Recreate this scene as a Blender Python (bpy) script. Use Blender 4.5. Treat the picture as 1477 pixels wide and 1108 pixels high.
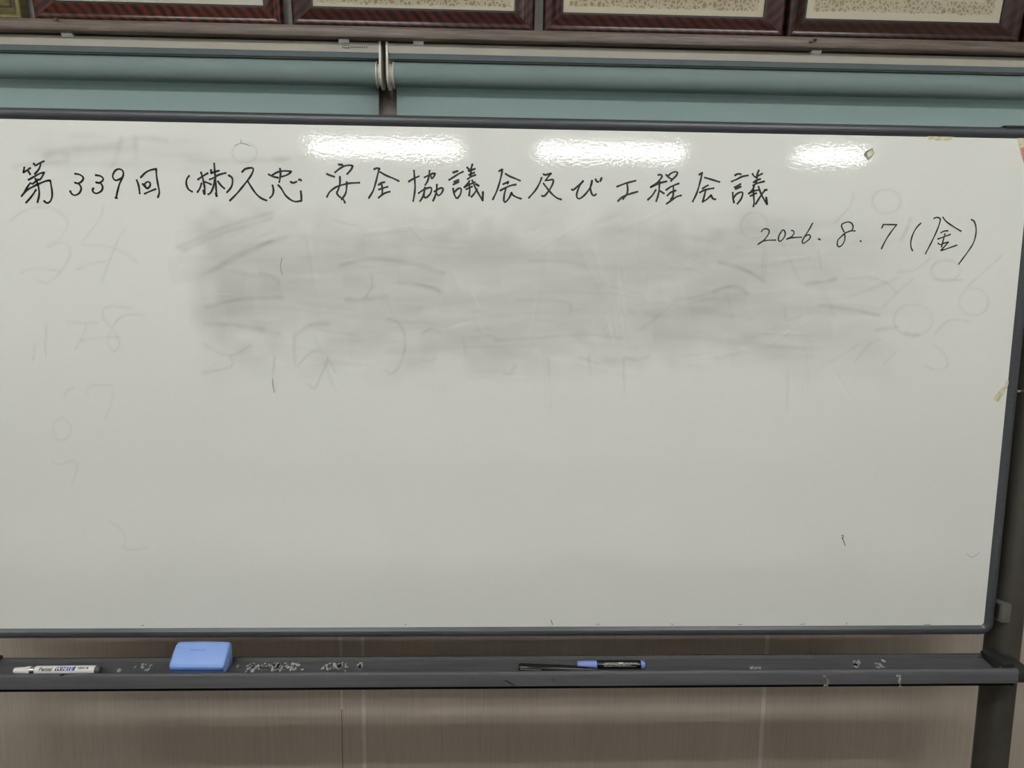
import bpy, bmesh, math, random
import numpy as np
from mathutils import Vector, Matrix

for o in list(bpy.data.objects):
    bpy.data.objects.remove(o)
scene = bpy.context.scene
COL = scene.collection

# ------------------------------------------------------------------ camera
PW, PH, FPX = 1477.0, 1108.0, 1025.0
Z0 = 1.09                                   # height of the board's lower edge above the floor
CAM = Vector((-0.9203, -1.2170, 0.6160 + Z0))
PITCH, YAW, ROLL = 0.12634, 0.03309, 0.01179
_F = Vector((math.sin(YAW) * math.cos(PITCH), math.cos(YAW) * math.cos(PITCH), -math.sin(PITCH)))
_R = Vector((math.cos(YAW), -math.sin(YAW), 0))
_U = _R.cross(_F)
R_ = _R * math.cos(ROLL) + _U * math.sin(ROLL)
U_ = -_R * math.sin(ROLL) + _U * math.cos(ROLL)
F_ = _F
cd = bpy.data.cameras.new('camera')
cd.sensor_fit = 'HORIZONTAL'
cd.sensor_width = 36.0
cd.lens = FPX / PW * 36.0
cd.clip_start = 0.02
cam = bpy.data.objects.new('camera', cd)
COL.objects.link(cam)
m3 = Matrix((R_, U_, -F_)).transposed()
cam.matrix_world = Matrix.Translation(CAM) @ m3.to_4x4()
scene.camera = cam

# ------------------------------------------------------------------ world, exposure
w = bpy.data.worlds.new('world')
scene.world = w
w.use_nodes = True
w.node_tree.nodes['Background'].inputs[0].default_value = (0.82, 0.92, 0.88, 1)
w.node_tree.nodes['Background'].inputs[1].default_value = 1.5
scene.view_settings.view_transform = 'Standard'
scene.view_settings.look = 'None'
scene.view_settings.gamma = 1.0
scene.view_settings.use_curve_mapping = False
scene.view_settings.exposure = 0.21
TUBE = 40.0                                  # emission of every fluorescent tube


def at(px, py, y):
    """photo pixel -> point on the plane at depth y"""
    d = F_ + R_ * ((px - PW / 2) / FPX) - U_ * ((py - PH / 2) / FPX)
    t = (y - CAM.y) / d.y
    return CAM + d * t


def to_px(X, Y, Z):
    dx, dy, dz = X - CAM.x, Y - CAM.y, Z - CAM.z
    zz = dx * F_.x + dy * F_.y + dz * F_.z
    u = PW / 2 + FPX * (dx * R_.x + dy * R_.y + dz * R_.z) / zz
    v = PH / 2 - FPX * (dx * U_.x + dy * U_.y + dz * U_.z) / zz
    return u, v


# ------------------------------------------------------------------ materials
def lin(c):
    return tuple(((v / 255) / 12.92 if v / 255 <= 0.04045 else ((v / 255 + 0.055) / 1.055) ** 2.4) for v in c)


class N:
    """small node helper"""
    def __init__(self, name):
        self.m = bpy.data.materials.new(name)
        self.m.use_nodes = True
        self.t = self.m.node_tree
        self.b = self.t.nodes['Principled BSDF']
        self.out = self.t.nodes['Material Output']

    def add(self, kind, **kw):
        n = self.t.nodes.new(kind)
        for k, v in kw.items():
            setattr(n, k, v)
        return n

    def link(self, a, b):
        self.t.links.new(a, b)

    def coord(self, kind='Object', scale=(1, 1, 1), rot=(0, 0, 0)):
        tc = self.add('ShaderNodeTexCoord')
        mp = self.add('ShaderNodeMapping')
        mp.inputs['Scale'].default_value = scale
        mp.inputs['Rotation'].default_value = rot
        self.link(tc.outputs[kind], mp.inputs[0])
        return mp.outputs[0]

    def noise(self, vec, scale=1, detail=3, rough=0.5):
        n = self.add('ShaderNodeTexNoise')
        n.inputs['Scale'].default_value = scale
        n.inputs['Detail'].default_value = detail
        n.inputs['Roughness'].default_value = rough
        if vec is not None:
            self.link(vec, n.inputs['Vector'])
        return n.outputs['Fac']

    def ramp(self, fac, stops):
        r = self.add('ShaderNodeValToRGB')
        el = r.color_ramp.elements
        while len(el) < len(stops):
            el.new(0.5)
        for e, (p, c) in zip(el, stops):
            e.position = p
            e.color = tuple(c) + (1,) if len(c) == 3 else c
        self.link(fac, r.inputs[0])
        return r.outputs[0]

    def bump(self, h, strength, dist=0.001):
        b = self.add('ShaderNodeBump')
        b.inputs['Strength'].default_value = strength
        b.inputs['Distance'].default_value = dist
        self.link(h, b.inputs['Height'])
        self.link(b.outputs[0], self.b.inputs['Normal'])

    def set(self, color=None, rough=None, metal=None, spec=None, coat=None):
        if color is not None:
            self.b.inputs['Base Color'].default_value = tuple(color) + (1,)
        if rough is not None:
            self.b.inputs['Roughness'].default_value = rough
        if metal is not None:
            self.b.inputs['Metallic'].default_value = metal
        if spec is not None:
            self.b.inputs['Specular IOR Level'].default_value = spec
        if coat is not None:
            self.b.inputs['Coat Weight'].default_value = coat
        return self


def plain(name, rgb, rough=0.5, metal=0.0, spec=0.5, var=0.06, vscale=40, coat=None):
    n = N(name)
    c = lin(rgb)
    f = n.noise(n.coord(), vscale, 3)
    col = n.ramp(f, [(0.3, [v * (1 - var) for v in c]), (0.7, [min(1, v * (1 + var)) for v in c])])
    n.link(col, n.b.inputs['Base Color'])
    n.set(rough=rough, metal=metal, spec=spec, coat=coat)
    return n.m


M = {}
# white enamel with an orange-peel gloss; old ink stains and a painted dark reflection come from the 'smudge' attribute
n = N('whiteboard_enamel')
at_ = n.add('ShaderNodeAttribute', attribute_name='smudge')
rgb = n.ramp(at_.outputs['Fac'], [(0.0, lin((226, 227, 221))), (1.0, lin((122, 122, 117)))])
n.link(rgb, n.b.inputs['Base Color'])
n.set(rough=0.035, spec=0.5)
n.bump(n.noise(n.coord(), 215, 2, 0.55), 0.062, 0.001)
M['enamel'] = n.m

M['ink'] = plain('marker_ink', (14, 13, 13), 0.35)
M['ink_thin'] = plain('thin_marker_ink', (40, 40, 38), 0.4)
n = N('board_frame_plastic')
f = n.noise(n.coord(scale=(2, 60, 60)), 3, 3)
n.link(n.ramp(f, [(0.3, lin((58, 60, 64))), (0.7, lin((68, 70, 74)))]), n.b.inputs['Base Color'])
n.set(rough=0.34)
M['frame'] = n.m
n = N('tray_metal_paint')
f = n.noise(n.coord(scale=(1.2, 40, 40)), 4, 4)
n.link(n.ramp(f, [(0.3, lin((78, 78, 80))), (0.7, lin((90, 90, 93)))]), n.b.inputs['Base Color'])
n.set(rough=0.5, spec=0.35)
M['tray'] = n.m
M['endcap'] = plain('tray_endcap_plastic', (40, 40, 40), 0.5)
M['post'] = plain('post_paint', (66, 63, 56), 0.38)
M['latch'] = plain('latch_plastic', (92, 90, 85), 0.45)
M['chip'] = plain('bare_scuff', (190, 190, 187), 0.55, var=0.15, vscale=200)
M['chrome'] = plain('polished_steel', (205, 205, 205), 0.16, metal=1.0, var=0.02)
M['black'] = plain('black_plastic', (13, 13, 14), 0.14, spec=0.4)
M['blackpaint'] = plain('dark_bracket', (30, 30, 31), 0.4)
M['castor'] = plain('castor_rubber', (24, 24, 24), 0.6)

# roller blinds
n = N('blind_fabric')
v = n.coord()
f1 = n.noise(n.coord(scale=(600, 600, 12)), 1, 2)
f2 = n.noise(n.coord(scale=(12, 600, 600)), 1, 2)
mx = n.add('ShaderNodeMath', operation='ADD')
n.link(f1, mx.inputs[0]); n.link(f2, mx.inputs[1])
n.link(n.ramp(mx.outputs[0], [(0.35, lin((128, 146, 144))), (0.8, lin((145, 163, 160)))]), n.b.inputs['Base Color'])
mx.use_clamp = False
n.set(rough=0.8, spec=0.25)
tl = n.add('ShaderNodeBsdfTranslucent')
n.link(n.b.inputs['Base Color'].links[0].from_socket, tl.inputs['Color'])
ms = n.add('ShaderNodeMixShader'); ms.inputs[0].default_value = 0.30
n.link(n.b.outputs[0], ms.inputs[1]); n.link(tl.outputs[0], ms.inputs[2]); n.link(ms.outputs[0], n.out.inputs['Surface'])
M['fabric'] = n.m
M['cream'] = plain('cream_aluminium', (180, 176, 164), 0.2, var=0.02)
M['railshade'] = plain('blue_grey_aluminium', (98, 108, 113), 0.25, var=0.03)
M['creamplastic'] = plain('cream_plastic', (212, 208, 196), 0.35, var=0.02)
n = N('glint_white_clip')
n.set(color=(0.9, 0.9, 0.92), rough=0.12, metal=0.0)
n.b.inputs['Transmission Weight'].default_value = 0.0
n.link(n.ramp(n.noise(n.coord(), 90, 2), [(0.3, (0.86, 0.86, 0.88)), (0.7, (0.96, 0.96, 0.97))]), n.b.inputs['Base Color'])  # lamp reflection on the clips is put into this near-white base
M['clip'] = n.m
M['print'] = plain('black_print', (38, 37, 35), 0.5)
M['printlight'] = plain('pale_print', (190, 188, 180), 0.5)

# walls, wood
n = N('wallpaper_vertical_weave')
f = n.noise(n.coord(scale=(700, 1, 9)), 1, 4, 0.6)
f2 = n.noise(n.coord(scale=(6, 1, 1)), 1.2, 2)
mx = n.add('ShaderNodeMath', operation='ADD'); n.link(f, mx.inputs[0])
ml = n.add('ShaderNodeMath', operation='MULTIPLY'); n.link(f2, ml.inputs[0]); ml.inputs[1].default_value = 0.35
n.link(ml.outputs[0], mx.inputs[1])
n.link(n.ramp(mx.outputs[0], [(0.4, lin((162, 150, 137))), (0.95, lin((188, 176, 163)))]), n.b.inputs['Base Color'])
n.set(rough=0.55, spec=0.35)
n.bump(f, 0.25, 0.0006)
M['wallpaper'] = n.m
M['strip'] = plain('pale_joint_filler', (196, 189, 180), 0.5, var=0.1, vscale=60)
M['seam'] = plain('dark_seam', (92, 80, 68), 0.7)
M['upperwall'] = plain('upper_wall_paint', (196, 195, 190), 0.7, var=0.03, vscale=15)
M['roomwall'] = plain('room_wall_paint', (180, 177, 169), 0.8, var=0.03, vscale=6)
M['ceiling'] = plain('ceiling_board', (226, 225, 220), 0.85, var=0.04, vscale=60)
M['floor'] = plain('floor_vinyl', (112, 107, 99), 0.6, var=0.1, vscale=12)
n = N('rail_wood')
f = n.noise(n.coord(scale=(9, 60, 190)), 1, 5, 0.7)
n.link(n.ramp(f, [(0.3, lin((50, 40, 32))), (0.5, lin((88, 74, 63))), (0.72, lin((112, 97, 85)))]), n.b.inputs['Base Color'])
n.set(rough=0.42)
n.bump(f, 0.3, 0.0006)
M['wood'] = n.m
M['mullion'] = plain('mullion_brown', (92, 76, 66), 0.4)


def stripe_wood(name, dark, light, rot, scale=46):
    n = N(name)
    wv = n.add('ShaderNodeTexWave')
    wv.wave_type = 'BANDS'
    wv.bands_direction = 'X'
    wv.inputs['Scale'].default_value = scale
    wv.inputs['Distortion'].default_value = 3.0
    wv.inputs['Detail'].default_value = 2
    wv.inputs['Detail Scale'].default_value = 1.2
    n.link(n.coord(rot=(0, rot, 0)), wv.inputs['Vector'])
    n.link(n.ramp(wv.outputs['Fac'], [(0.15, lin(dark)), (0.75, lin(light))]), n.b.inputs['Base Color'])
    n.set(rough=0.3, spec=0.25, coat=0.3)
    n.b.inputs['Coat Roughness'].default_value = 0.14
    return n.m


M['tortoise'] = stripe_wood('tortoiseshell_lacquer', (30, 12, 9), (76, 29, 18), 0.75, 21)
M['tortoisedark'] = stripe_wood('dark_tortoiseshell_lacquer', (22, 9, 7), (62, 23, 16), 0.75, 21)
M['mahogany'] = stripe_wood('dark_mahogany_lacquer', (26, 12, 9), (62, 25, 17), 0.75, 20)
M['umber'] = stripe_wood('umber_brown_lacquer', (28, 15, 10), (50, 25, 16), 0.75, 18)
M['olive'] = plain('olive_gilt', (104, 96, 58), 0.35, metal=0.35, var=0.3, vscale=90)
M['olivecloth'] = plain('olive_brocade', (112, 100, 40), 0.6, var=0.45, vscale=160)
M['black_lip'] = plain('black_inner_lip', (14, 11, 10), 0.4)


def cert_paper(name, w_, h_, paper, gold, inset, band):
    """paper with a printed scrollwork border, drawn in the sheet's own coordinates (x, z from its centre)"""
    n = N(name)
    tc = n.add('ShaderNodeTexCoord')
    sp = n.add('ShaderNodeSeparateXYZ')
    n.link(tc.outputs['Object'], sp.inputs[0])

    def mth(op, a, b=None):
        k = n.add('ShaderNodeMath', operation=op)
        for i, q in enumerate((a, b)):
            if q is None:
                continue
            if isinstance(q, (int, float)):
                k.inputs[i].default_value = q
            else:
                n.link(q, k.inputs[i])
        return k.outputs[0]
    dx = mth('SUBTRACT', w_ / 2, mth('ABSOLUTE', sp.outputs[0]))
    dz = mth('SUBTRACT', h_ / 2, mth('ABSOLUTE', sp.outputs[2]))
    d = mth('MINIMUM', dx, dz)
    wob = n.noise(n.coord(), 130, 2)
    d = mth('ADD', d, mth('MULTIPLY', mth('SUBTRACT', wob, 0.5), 0.010))
    inn = mth('MULTIPLY', mth('GREATER_THAN', d, inset), mth('LESS_THAN', d, inset + band))
    vo = n.add('ShaderNodeTexVoronoi')
    vo.feature = 'DISTANCE_TO_EDGE'
    vo.inputs['Scale'].default_value = 120
    n.link(n.coord(), vo.inputs['Vector'])
    lines = mth('GREATER_THAN', vo.outputs['Distance'], 0.13)
    fine = mth('GREATER_THAN', n.noise(n.coord(), 420, 2), 0.40)
    mask = mth('MULTIPLY', inn, mth('MULTIPLY', lines, fine))
    mask = mth('ADD', mth('MULTIPLY', mask, 0.62), mth('MULTIPLY', inn, 0.22))
    mix = n.add('ShaderNodeMix', data_type='RGBA')
    n.link(mask, mix.inputs['Factor'])
    mix.inputs['A'].default_value = lin(paper) + (1,)
    mix.inputs['B'].default_value = lin(gold) + (1,)
    n.link(mix.outputs['Result'], n.b.inputs['Base Color'])
    n.set(rough=0.6, spec=0.3)
    return n.m


n = N('frame_glass')
tr = n.add('ShaderNodeBsdfTransparent')
gl = n.add('ShaderNodeBsdfGlossy'); gl.inputs['Roughness'].default_value = 0.02
fr = n.add('ShaderNodeFresnel'); fr.inputs['IOR'].default_value = 1.45
mxs = n.add('ShaderNodeMixShader')
n.link(fr.outputs[0], mxs.inputs[0]); n.link(tr.outputs[0], mxs.inputs[1]); n.link(gl.outputs[0], mxs.inputs[2])
n.link(mxs.outputs[0], n.out.inputs['Surface'])
M['glass'] = n.m

# pens, eraser
M['penwhite'] = plain('white_pen_plastic', (226, 224, 220), 0.3, var=0.02)
M['pengrey'] = plain('pen_tail_grey', (74, 74, 74), 0.4)
M['penblue'] = plain('print_blue', (36, 66, 168), 0.4)
M['periwinkle'] = plain('periwinkle_plastic', (128, 148, 214), 0.35, var=0.03)
M['eraserblue'] = plain('cornflower_plastic', (138, 170, 232), 0.38, var=0.02)
M['eraserdeep'] = plain('eraser_side_blue', (98, 130, 196), 0.42, var=0.02)
M['eraserfelt'] = plain('eraser_felt', (58, 62, 74), 0.9)
n = N('yellowed_tape')
n.set(color=lin((206, 200, 160)), rough=0.25)
n.link(n.ramp(n.noise(n.coord(), 160, 3), [(0.35, lin((186, 178, 130))), (0.65, lin((216, 211, 186)))]), n.b.inputs['Base Color'])
M['tape'] = n.m
M['tapered'] = plain('red_tape_remnant', (196, 128, 112), 0.5, var=0.2, vscale=150)
M['tapegrey'] = plain('clear_tape_edge', (128, 126, 114), 0.35, var=0.1)
# furniture that shows in the board's gloss
M['tabletop'] = plain('pale_table_laminate', (240, 238, 232), 0.2, var=0.03)
M['steel'] = plain('grey_steel_tube', (120, 120, 122), 0.35, metal=0.6)
M['chairfab'] = plain('grey_chair_fabric', (112, 114, 116), 0.85, var=0.1, vscale=200)
n = N('fluorescent_tube')
em = n.add('ShaderNodeEmission')
em.inputs['Color'].default_value = (1.0, 1.005, 0.995, 1)
em.inputs['Strength'].default_value = TUBE
n.link(em.outputs[0], n.out.inputs['Surface'])
M['tube'] = n.m
M['housing'] = plain('white_lamp_housing', (228, 228, 226), 0.4, var=0.01)


# ------------------------------------------------------------------ object helpers
def finish(me, mat, smooth):
    if mat is not None:
        me.materials.append(M[mat] if isinstance(mat, str) else mat)
    if smooth:
        me.shade_smooth()
        me.set_sharp_from_angle(angle=math.radians(smooth))


def wloc(o):
    v = Vector((0, 0, 0))
    while o is not None:
        v += o.location
        o = o.parent
    return v


def link(name, me, parent=None, world=True):
    """world=True: the mesh holds world coordinates, so undo the parent's location"""
    o = bpy.data.objects.new(name, me)
    COL.objects.link(o)
    if parent is not None:
        o.parent = parent
        if world:
            o.location = -wloc(parent)
    return o


def mesh(name, vf, mat, parent=None, smooth=None, world=True):
    me = bpy.data.meshes.new(name)
    me.from_pydata([tuple(v) for v in vf[0]], [], vf[1])
    me.validate()
    bm = bmesh.new(); bm.from_mesh(me)
    bmesh.ops.recalc_face_normals(bm, faces=bm.faces)
    bm.to_mesh(me); bm.free()
    finish(me, mat, smooth)
    return link(name, me, parent, world)


def bmobj(name, bm, mat, parent=None, smooth=None, world=True):
    me = bpy.data.meshes.new(name)
    bmesh.ops.recalc_face_normals(bm, faces=bm.faces)
    bm.to_mesh(me); bm.free()
    finish(me, mat, smooth)
    return link(name, me, parent, world)


def empty(name, loc):
    o = bpy.data.objects.new(name, None)
    o.empty_display_size = 0.05
    o.location = loc
    COL.objects.link(o)
    return o


def tag(o, label, cat=None, group=None, kind=None):
    o['label'] = label
    if cat: o['category'] = cat
    if group: o['group'] = group
    if kind: o['kind'] = kind
    return o


def struct(o, label=None):
    o['kind'] = 'structure'
    if label: o['label'] = label
    return o


def join(*parts):
    V, Fc = [], []
    for v, f in parts:
        k = len(V)
        V += [tuple(q) for q in v]
        Fc += [tuple(i + k for i in q) for q in f]
    return V, Fc


def box(x0, x1, y0, y1, z0, z1):
    V = [(x, y, z) for x in (x0, x1) for y in (y0, y1) for z in (z0, z1)]
    return V, [(0, 1, 3, 2), (4, 6, 7, 5), (0, 4, 5, 1), (2, 3, 7, 6), (0, 2, 6, 4), (1, 5, 7, 3)]


def bbox(x0, x1, y0, y1, z0, z1, bev=0.002, seg=2):
    bm = bmesh.new()
    V, Fc = box(x0, x1, y0, y1, z0, z1)
    vs = [bm.verts.new(v) for v in V]
    for f in Fc: bm.faces.new([vs[i] for i in f])
    bmesh.ops.bevel(bm, geom=list(bm.edges), offset=bev, segments=seg, affect='EDGES', profile=0.5)
    return bm


def extrude_x(prof, x0, x1):
    """closed profile [(y,z)] extruded along x"""
    k = len(prof)
    V = [(x0, y, z) for y, z in prof] + [(x1, y, z) for y, z in prof]
    Fc = [(i, (i + 1) % k, k + (i + 1) % k, k + i) for i in range(k)]
    Fc += [tuple(range(k)), tuple(range(2 * k - 1, k - 1, -1))]
    return V, Fc


def lathe_x(prof, seg=20):
    """profile [(x, r)] about the x axis"""
    V, Fc = [], []
    for x, r in prof:
        for s in range(seg):
            a = 2 * math.pi * s / seg
            V.append((x, r * math.cos(a), r * math.sin(a)))
    for i in range(len(prof) - 1):
        for s in range(seg):
            a, b = i * seg + s, i * seg + (s + 1) % seg
            Fc.append((a, b, b + seg, a + seg))
    Fc.append(tuple(range(seg)))
    Fc.append(tuple((len(prof) - 1) * seg + s for s in range(seg))[::-1])
    return V, Fc


def move(vf, d):
    return [(x + d[0], y + d[1], z + d[2]) for x, y, z in vf[0]], vf[1]


def text2d(s, size, bold=0.0, shear=0.0):
    cu = bpy.data.curves.new('t', 'FONT')
    cu.body = s
    cu.size = size
    cu.offset = bold
    cu.shear = shear
    cu.resolution_u = 3
    o = bpy.data.objects.new('t', cu)
    COL.objects.link(o)
    dg = bpy.context.evaluated_depsgraph_get()
    me = bpy.data.meshes.new_from_object(o.evaluated_get(dg))
    bm = bmesh.new(); bm.from_mesh(me)
    bmesh.ops.triangulate(bm, faces=bm.faces)
    bmesh.ops.subdivide_edges(bm, edges=bm.edges, cuts=3, use_grid_fill=True)
    bm.to_mesh(me); bm.free()
    V = [(v.co.x, v.co.y) for v in me.vertices]
    Fc = [tuple(p.vertices) for p in me.polygons]
    bpy.data.objects.remove(o)
    bpy.data.curves.remove(cu)
    bpy.data.meshes.remove(me)
    return V, Fc


def catmull(P, step=1.2):
    if len(P) < 3:
        return P
    Q = [P[0]] + list(P) + [P[-1]]
    out = []
    for i in range(1, len(Q) - 2):
        p0, p1, p2, p3 = Q[i - 1:i + 3]
        L = math.dist(p1, p2)
        k = max(1, int(L / step))
        for j in range(k):
            t = j / k
            out.append(tuple(0.5 * (2 * b + (c - a) * t + (2 * a - 5 * b + 4 * c - d) * t * t + (3 * b - a - 3 * c + d) * t ** 3)
                             for a, b, c, d in zip(p0, p1, p2, p3)))
    out.append(P[-1])
    return out


# ------------------------------------------------------------------ the room
WY = 0.25                                    # plane of the wall behind the board
XL, XR, YB, ZC = -4.6, 3.4, -6.6, 2.96
struct(mesh('floor', box(XL - .1, XR + .1, YB - .1, WY + .2, -0.1, 0), 'floor'))
struct(mesh('ceiling', box(XL - .1, XR + .1, YB - .1, WY + .2, ZC, ZC + 0.1), 'ceiling'))
struct(mesh('wall_left', box(XL - .1, XL, YB, WY, 0, ZC), 'roomwall'))
struct(mesh('wall_right', box(XR, XR + .1, YB, WY, 0, ZC), 'roomwall'))
struct(mesh('wall_rear', box(XL - .1, XR + .1, YB - .1, YB, 0, ZC), 'roomwall'))
SH_T = at(740, 42.5, 0.15).z                 # top of the wooden rail
SH_B = at(740, 58.8, 0.15).z
WZ0, WZ1 = 1.36, SH_B                         # window opening
WX0, WX1 = -2.75, 1.30
wall = struct(mesh('wall_back', join(box(XL - .1, XR + .1, WY, WY + .14, 0, WZ0), box(XL - .1, WX0, WY, WY + .14, WZ0, WZ1),
                                     box(WX1, XR + .1, WY, WY + .14, WZ0, WZ1)), 'wallpaper'),
              'beige wall with a vertical weave behind the whiteboard')
UY = 0.192
struct(mesh('wall_upper', box(XL - .1, XR + .1, UY, WY + .14, SH_B, ZC), 'upperwall'), 'pale grey wall above the wooden rail')
# pale filled joints and a dark seam on the lower wall
def vstrip(px, wid, z0, z1, mat, name):
    x = at(px, 1010, WY).x
    mesh(name, box(x - wid / 2, x + wid / 2, WY - 0.0009, WY + 0.002, z0, z1), mat, wall)
vstrip(524.5, 0.0078, 0.1, 1.34, 'strip', 'joint_strip')
vstrip(1101.3, 0.0092, 0.1, 1.34, 'strip', 'joint_strip')
vstrip(493, 0.0055, at(493, 1023, WY).z, 1.34, 'strip', 'joint_strip')
vstrip(492.5, 0.0012, 0.1, at(493, 1023, WY).z, 'seam', 'wall_seam')
struct(mesh('baseboard_back', box(XL, XR, WY - 0.012, WY + 0.01, 0, 0.075), 'mullion'))

# window behind the blinds
win = struct(mesh('window_1', join(box(WX0, WX1, WY + .02, WY + .07, WZ0, WZ0 + .05), box(WX0, WX1, WY + .02, WY + .07, WZ1 - .05, WZ1),
                                   box(WX0, WX0 + .05, WY + .02, WY + .07, WZ0, WZ1), box(WX1 - .05, WX1, WY + .02, WY + .07, WZ0, WZ1)), 'mullion'),
             'brown window frame behind the roller blinds')
mxc = at(557, 140, WY + .02).x
mesh('mullion', box(mxc - .030, mxc + .030, WY + .0, WY + .07, WZ0 + .05, WZ1 - .05), 'mullion', win)
mesh('window_pane', box(WX0 + .05, mxc - .03, WY + .045, WY + .051, WZ0 + .05, WZ1 - .05), 'glass', win)
mesh('window_pane', box(mxc + .03, WX1 - .05, WY + .045, WY + .051, WZ0 + .05, WZ1 - .05), 'glass', win)

# wooden rail that carries the picture frames
rail_bm = bbox(-3.4, 1.9, 0.15, UY - .0005, SH_B, SH_T, 0.0015)
rail = struct(bmobj('trim_1', rail_bm, 'wood', smooth=40), 'brown wood-grain picture rail above the roller blinds')
p = at(77, 27.5, 0.146)
mesh('screw', move(lathe_x([(0, .0015), (.002, .0022), (.006, .0022), (.007, .0012)], 8), (p.x, p.y, p.z)), 'steel', rail)
p = at(1173, 57.5, 0.147)
mesh('nail', join(move(lathe_x([(0, .0012), (.004, .0025), (.006, .0025)], 8), (p.x, p.y, p.z)),
                  box(p.x - .006, p.x + .001, p.y, p.y + .004, p.z - .004, p.z - .001)), 'blackpaint', rail)


# ------------------------------------------------------------------ ceiling lights
def ceiling_light(x0, x1, y, label):
    t = tag(empty('ceiling_light', ((x0 + x1) / 2, y, ZC)), label, 'lamp', 'twin-tube lamps on the ceiling')
    V, Fc = extrude_x([(y - .11, ZC), (y - .085, ZC - .06), (y + .085, ZC - .06), (y + .11, ZC)], x0 - .03, x1 + .03)
    mesh('housing', (V, Fc), 'housing', t)
    for dy in (-.056, .056):
        mesh('tube', move(lathe_x([(x0, .012), (x0, .0155), (x1, .0155), (x1, .012)], 12), (0, y + dy, 2.86)), 'tube', t, smooth=40)
        for xx in (x0 - .012, x1):
            mesh('socket', box(xx, xx + .012, y + dy - .014, y + dy + .014, 2.845, ZC - .06), 'housing', t)
    return t


for y, where in ((-1.582, 'over the tables beside the whiteboard'), (-4.73, 'in the row farther from the whiteboard')):
    ceiling_light(-2.355, -1.167, y, 'white twin-tube ceiling lamp opposite the eraser ' + where)
    ceiling_light(-0.527, 0.646, y, 'white twin-tube ceiling lamp opposite the black markers ' + where)
    ceiling_light(1.60, 2.15, y, 'short white twin-tube ceiling lamp ' + where)
ceiling_light(-4.17, -2.98, -1.582, 'white twin-tube ceiling lamp nearest the side wall past the white paint marker')


# ------------------------------------------------------------------ the whiteboard on its stand
wb = tag(empty('whiteboard', (-0.89, 0.02, 0)), 'large white enamel whiteboard on a dark grey stand with handwritten Japanese lines', 'whiteboard')
BX0, BX1, BZ0, BZ1 = -1.802, 0.0, Z0 + 0.0165, Z0 + 0.888      # visible enamel
YS = 0.004                                                       # depth of the enamel surface


def vnoise(u, v, seed):
    rng = np.random.RandomState(seed)
    g = rng.rand(257, 257)
    iu, iv = np.floor(u).astype(int), np.floor(v).astype(int)
    fu, fv = u - iu, v - iv
    fu = fu * fu * (3 - 2 * fu); fv = fv * fv * (3 - 2 * fv)
    a, b = iu % 256, iv % 256
    return (g[a, b] * (1 - fu) + g[a + 1, b] * fu) * (1 - fv) + (g[a, b + 1] * (1 - fu) + g[a + 1, b + 1] * fu) * fv


def sstep(a, b, x):
    t = np.clip((x - a) / (b - a), 0, 1)
    return t * t * (3 - 2 * t)


def strokes_of(ox, oy, s, lines):
    return [[(ox + x / s, oy + y / s) for x, y in L] for L in lines]


def ring(cx, cy, rx, ry=None):
    ry = ry or rx
    return [(cx + rx * math.cos(a), cy + ry * math.sin(a)) for a in [k * math.pi / 7 for k in range(15)]]


# traces of older writing: (strokes in photo pixels, half width, strength)
GHOST = []
g = strokes_of(0, 280, 3.958, [
    [(60, 150), (120, 105), (200, 75), (290, 80), (370, 130), (385, 180), (340, 255), (275, 300), (350, 275), (395, 300), (400, 350), (350, 440), (270, 510), (215, 490)],
    [(120, 450), (200, 425), (340, 440)], [(590, 60), (570, 140), (465, 280), (480, 293), (640, 305), (780, 385)],
    [(715, 200), (690, 230), (650, 320), (580, 500)], [(440, 430), (520, 395), (600, 385)],
    [(760, 655), (640, 640), (590, 660), (590, 710), (640, 765), (670, 820), (685, 860), (650, 900), (620, 860), (620, 810), (680, 710), (760, 685), (820, 695)],
    [(380, 725), (420, 735), (560, 735)], [(490, 745), (480, 800), (430, 885)], [(265, 740), (260, 880), (265, 930)], [(190, 950), (200, 860)],
    [(460, 840), (540, 825), (680, 815)]])
GHOST += [(q, 1.5, .17) for q in g]
g = strokes_of(0, 540, 3.078, [
    [(285, 100), (300, 70), (325, 62)], [(390, 90), (390, 55), (490, 50), (505, 80), (470, 200)], ring(275, 245, 40, 50),
    [(230, 390), (260, 400), (330, 385), (345, 410), (320, 490)], [(485, 655), (540, 690), (560, 740), (545, 770), (600, 778), (660, 765)]])
GHOST += [(q, 1.4, .14) for q in g]
g = strokes_of(240, 280, 3.6925, [
    [(680, 740), (690, 910), (760, 850), (820, 835), (860, 870), (830, 950), (790, 1035), (755, 1010)], [(580, 870), (568, 960), (575, 1055)],
    [(860, 880), (900, 950)], [(1170, 665), (1230, 680), (1270, 760), (1260, 870), (1220, 945), (1190, 962), (1165, 940)],
    [(1360, 740), (1420, 715), (1460, 740)], [(1360, 880), (1400, 895), (1430, 870)], [(340, 860), (345, 920), (190, 950)], [(200, 800), (330, 860), (450, 805)],
    [(1090, 430), (1100, 480), (1060, 550)]])
GHOST += [(q, 1.6, .2) for q in g]
g = strokes_of(240, 280, 3.6925, [
    [(60, 285), (250, 200), (420, 140), (560, 100)], [(90, 300), (300, 210), (560, 130)], [(190, 430), (350, 340), (500, 270), (640, 230)],
    [(230, 420), (400, 330), (560, 250)], [(390, 710), (480, 725), (600, 745)], [(500, 420), (560, 440), (600, 470)],
    [(930, 380), (1100, 345), (1300, 370), (1477, 420)], [(1240, 470), (1380, 490), (1460, 520)], [(210, 600), (400, 560), (620, 550)],
    [(200, 690), (390, 700), (520, 715)], [(700, 745), (760, 700), (860, 690)], [(960, 560), (1030, 565), (1180, 545)]])
GHOST += [(q, 3.2, .17) for q in g]
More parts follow.
